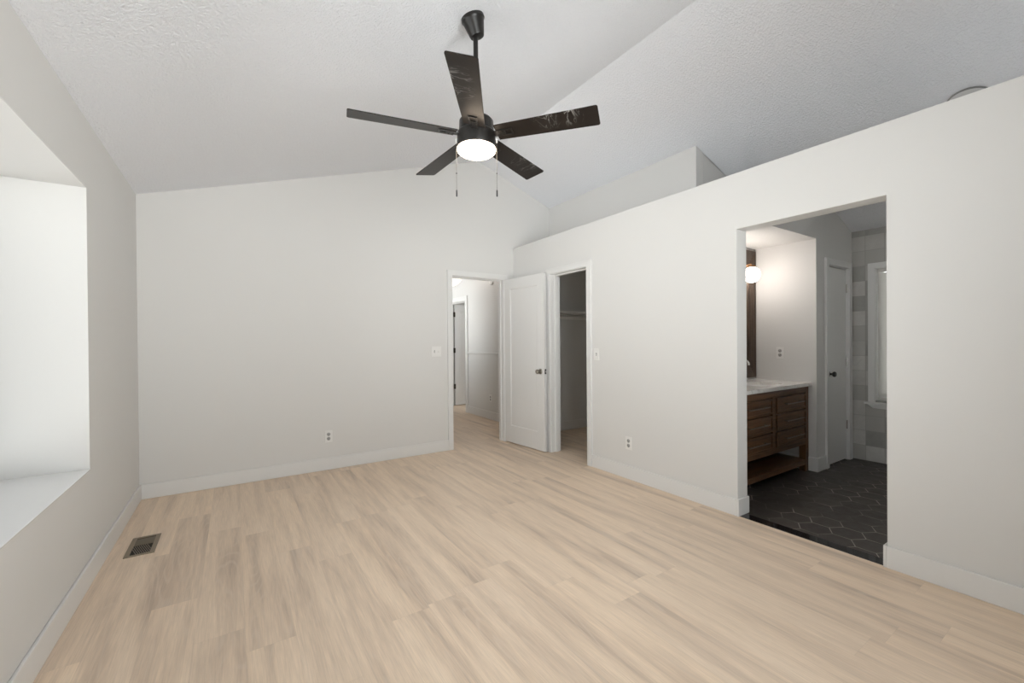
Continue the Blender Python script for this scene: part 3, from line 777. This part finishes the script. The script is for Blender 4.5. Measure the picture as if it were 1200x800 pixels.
for x0, x1 in ((VX0 + 0.063, 3.866), (3.939, VX1 - 0.063)):
    for z0, z1 in ((0.300, 0.437), (0.451, 0.589), (0.603, 0.736)):
        f = 0.017
        m = MB()
        m.box(x0, x1, VY0 - 0.008, VY0 + 0.016, z0, z0 + f); m.box(x0, x1, VY0 - 0.008, VY0 + 0.016, z1 - f, z1)
        m.box(x0, x0 + f, VY0 - 0.008, VY0 + 0.016, z0 + f, z1 - f); m.box(x1 - f, x1, VY0 - 0.008, VY0 + 0.016, z0 + f, z1 - f)
        m.box(x0 + f, x1 - f, VY0 - 0.001, VY0 + 0.016, z0 + f, z1 - f)
        d = m.build('drawer', VWOOD, va, bevel=0.0015)
        xc, zc_ = (x0 + x1) / 2, (z0 + z1) / 2 + 0.006; hw = 0.165
        m = MB().rod((xc - hw, VY0 - 0.036, zc_), (xc + hw, VY0 - 0.036, zc_), 0.0048, 12)
        for q in (-hw * 0.82, hw * 0.82): m.rod((xc + q, VY0 + 0.004, zc_), (xc + q, VY0 - 0.036, zc_), 0.0042, 10)
        m.build('drawer_pull', PULLM, d, smooth=40)
ct = tag(empty('vanity_countertop'), 'white veined quartz countertop on the walnut vanity', 'countertop')
SX, SY = 4.060, 2.030
mb = MB(); ctop, cbot = 0.835, 0.8035
def ring_pts(cx, cy, a, b_, n=32): return [(cx + a * math.copysign(abs(math.cos(2 * PI * k / n)) ** 0.5, math.cos(2 * PI * k / n)), cy + b_ * math.copysign(abs(math.sin(2 * PI * k / n)) ** 0.5, math.sin(2 * PI * k / n))) for k in range(n)]
outer = []
n = 32
inner = ring_pts(SX, SY, 0.22, 0.14, n)
cx0, cx1, cy0, cy1 = VX0 - 0.012, XW - 0.001, 1.796, YU - 0.001
for k in range(n):
    a = 2 * PI * k / n; c_, s_ = math.cos(a), math.sin(a)
    tx = ((cx1 - SX) / c_ if c_ > 1e-9 else ((cx0 - SX) / c_ if c_ < -1e-9 else 1e9)); ty = ((cy1 - SY) / s_ if s_ > 1e-9 else ((cy0 - SY) / s_ if s_ < -1e-9 else 1e9))
    t_ = min(tx, ty); outer.append((SX + c_ * t_, SY + s_ * t_))
for cxr, cyr in ((cx0, cy0), (cx1, cy0), (cx1, cy1), (cx0, cy1)):        # snap nearest to corners
    k = min(range(n), key=lambda q: abs(math.atan2(math.sin(math.atan2(cyr - SY, cxr - SX) - 2 * PI * q / n), math.cos(math.atan2(cyr - SY, cxr - SX) - 2 * PI * q / n))))
    outer[k] = (cxr, cyr)
rings_ = [[mb.bm.verts.new((x, y, z)) for x, y in pts] for pts, z in ((outer, cbot), (outer, ctop), (inner, ctop), (inner, cbot))]
for q in range(4):
    A, B = rings_[q], rings_[(q + 1) % 4]
    for k in range(n): mb.bm.faces.new((A[k], A[(k + 1) % n], B[(k + 1) % n], B[k]))
mb.build('counter_slab', QUARTZ, ct)
mb = MB()
prof = [(1.0, 0.0), (0.97, -0.05), (0.88, -0.11), (0.6, -0.135), (0.15, -0.14)]
rg = [[mb.bm.verts.new((SX + (x - SX) * s, SY + (y - SY) * s, cbot + 0.004 + dz)) for x, y in inner] for s, dz in prof]
for A, B in zip(rg, rg[1:]):
    for k in range(n): mb.bm.faces.new((A[k], A[(k + 1) % n], B[(k + 1) % n], B[k]))
mb.bm.faces.new(rg[-1])
mb.build('sink_basin', BASINW, ct, smooth=50)
MB().box(VX0 - 0.010, XW - 0.001, YU - 0.013, YU - 0.001, ctop + 0.0003, ctop + 0.004).build('caulk_bead', BASINW, ct)

fa = tag(empty('faucet', (4.075, 2.235, 0.835)), 'chrome gooseneck faucet on the vanity counter before the mirror', 'faucet')
MB().lathe([(0.0, 0), (0.026, 0), (0.026, 0.006), (0.016, 0.012), (0.0145, 0.10), (0.0, 0.10)], 28).build('faucet_body', CHROME, fa, smooth=40)
pts = [(0, 0, 0.09), (0, 0, 0.165)] + [(0, -0.055 + 0.055 * math.cos(a), 0.165 + 0.055 * math.sin(a)) for a in [PI * k / 14 for k in range(1, 13)]]
pts.append((0, pts[-1][1] - 0.004, pts[-1][2] - 0.022))
MB().tube(pts, 0.0105, 14).build('spout', CHROME, fa, smooth=50)
MB().rod((0.012, 0, 0.075), (0.065, -0.004, 0.088), 0.006, 12, 0.0045).build('lever', CHROME, fa, smooth=40)

mi = tag(empty('vanity_mirror'), 'tall brown-framed mirror on the alcove wall behind the vanity', 'mirror')
mx0, mx1, mz0, mz1 = 3.35, XW - 0.014, 0.855, 2.160
m = MB(); f = 0.150; ya, yb = YU - 0.022, YU - 0.0005
m.box(mx0, mx0 + f, ya, yb, mz0, mz1); m.box(mx1 - f, mx1, ya, yb, mz0, mz1); m.box(mx0 + f, mx1 - f, ya, yb, mz0, mz0 + f); m.box(mx0 + f, mx1 - f, ya, yb, mz1 - f, mz1)
for q in (0.018, 0.046, 0.074, 0.102, 0.130):
    m.box(mx0 + q, mx0 + q + 0.010, ya - 0.004, ya, mz0 + q, mz1 - q); m.box(mx1 - q - 0.010, mx1 - q, ya - 0.004, ya, mz0 + q, mz1 - q)
m.build('mirror_frame', MFRAME, mi, bevel=0.002)
MB().box(mx0 + f, mx1 - f, YU - 0.012, YU - 0.006, mz0 + f, mz1 - f).build('mirror_glass', MIRROR, mi)

vl = tag(empty('vanity_light', (3.985, 2.205, 1.885)), 'aged brass vanity light bar with lit white globes above the mirror', 'wall light')
MB().box(-0.36, 0.36, 0.062, 0.088, 0.082, 0.104).build('wall_bar', BRASS, vl, bevel=0.003)
for x in (-0.300, 0.0, 0.300):
    MB().tube([(x, 0.062, 0.100), (x, 0.030, 0.104), (x, 0.0, 0.104), (x, 0.0, 0.090)], 0.007, 10).lathe([(0.036, 0.070), (0.038, 0.078), (0.034, 0.090), (0.012, 0.096), (0, 0.096)], 28, Matrix.Translation((x, 0, 0))).build('globe_holder', BRASS, vl, smooth=40)
    MB().sphere((x, 0, 0), 0.0765, 36, 22).build('globe', GLOBE, vl, smooth=80)

# bathroom window casing, sill and blind
m = MB(); c = 0.050
m.box(XT - 0.016, XT, BWY1 - 0.006, BWY1 + c, BWZ0 - 0.02, BWZ1 + c); m.box(XT - 0.016, XT, BWY0 - c, BWY0 + 0.006, BWZ0 - 0.02, BWZ1 + c); m.box(XT - 0.016, XT, BWY0 + 0.006, BWY1 - 0.006, BWZ1 - 0.006, BWZ1 + c)
m.box(XT, XT + 0.07, BWY1 - 0.012, BWY1, BWZ0, BWZ1); m.box(XT, XT + 0.07, BWY0, BWY0 + 0.012, BWZ0, BWZ1); m.box(XT, XT + 0.07, BWY0 + 0.012, BWY1 - 0.012, BWZ1 - 0.012, BWZ1)
struct(m.build('trim_7', TRIMW, bevel=0.002), 'white casing around the bathroom window', 'window casing')
m = MB(); m.box(XT - 0.050, XT + 0.068, BWY0 - 0.075, BWY1 + 0.075, BWZ0 - 0.040, BWZ0 - 0.020); m.box(XT + 0.0005, XT + 0.069, BWY0, BWY1, BWZ0 - 0.020, BWZ0 + 0.004)
m.prism([(BWY0 - 0.065, BWZ0 - 0.040), (BWY1 + 0.062, BWZ0 - 0.040), (BWY1 + 0.010, BWZ0 - 0.082), (BWY0 - 0.010, BWZ0 - 0.082)], 0, XT - 0.020, XT)
struct(m.build('trim_8', TRIMW, bevel=0.002), 'white moulded sill and apron under the bathroom window', 'windowsill')
bd = tag(empty('window_blind'), 'closed white slatted blind in the bathroom window', 'window blind')
MB().box(XT + 0.018, XT + 0.058, BWY0 + 0.016, BWY1 - 0.016, BWZ1 - 0.045, BWZ1 - 0.013).build('head_rail', BLIND, bd, bevel=0.003)
m = MB(); z = BWZ0 + 0.045
while z < BWZ1 - 0.05:
    M = Matrix.Translation((XT + 0.038, (BWY0 + BWY1) / 2, z)) @ Matrix.Rotation(math.radians(58), 4, 'Y')
    m.box(-0.0125, 0.0125, -(BWY1 - BWY0) / 2 + 0.018, (BWY1 - BWY0) / 2 - 0.018, -0.0006, 0.0006, M)
    z += 0.0185
m.build('slats', BLIND, bd)
MB().box(XT + 0.026, XT + 0.050, BWY0 + 0.018, BWY1 - 0.018, BWZ0 + 0.008, BWZ0 + 0.024).build('bottom_rail', BLIND, bd, bevel=0.002)
m = MB()
for y in (BWY0 + 0.12, BWY1 - 0.03): m.rod((XT + 0.022, y, BWZ0 + 0.02), (XT + 0.022, y, BWZ1 - 0.03), 0.0012, 6)
m.build('ladder_cords', BLIND, bd)
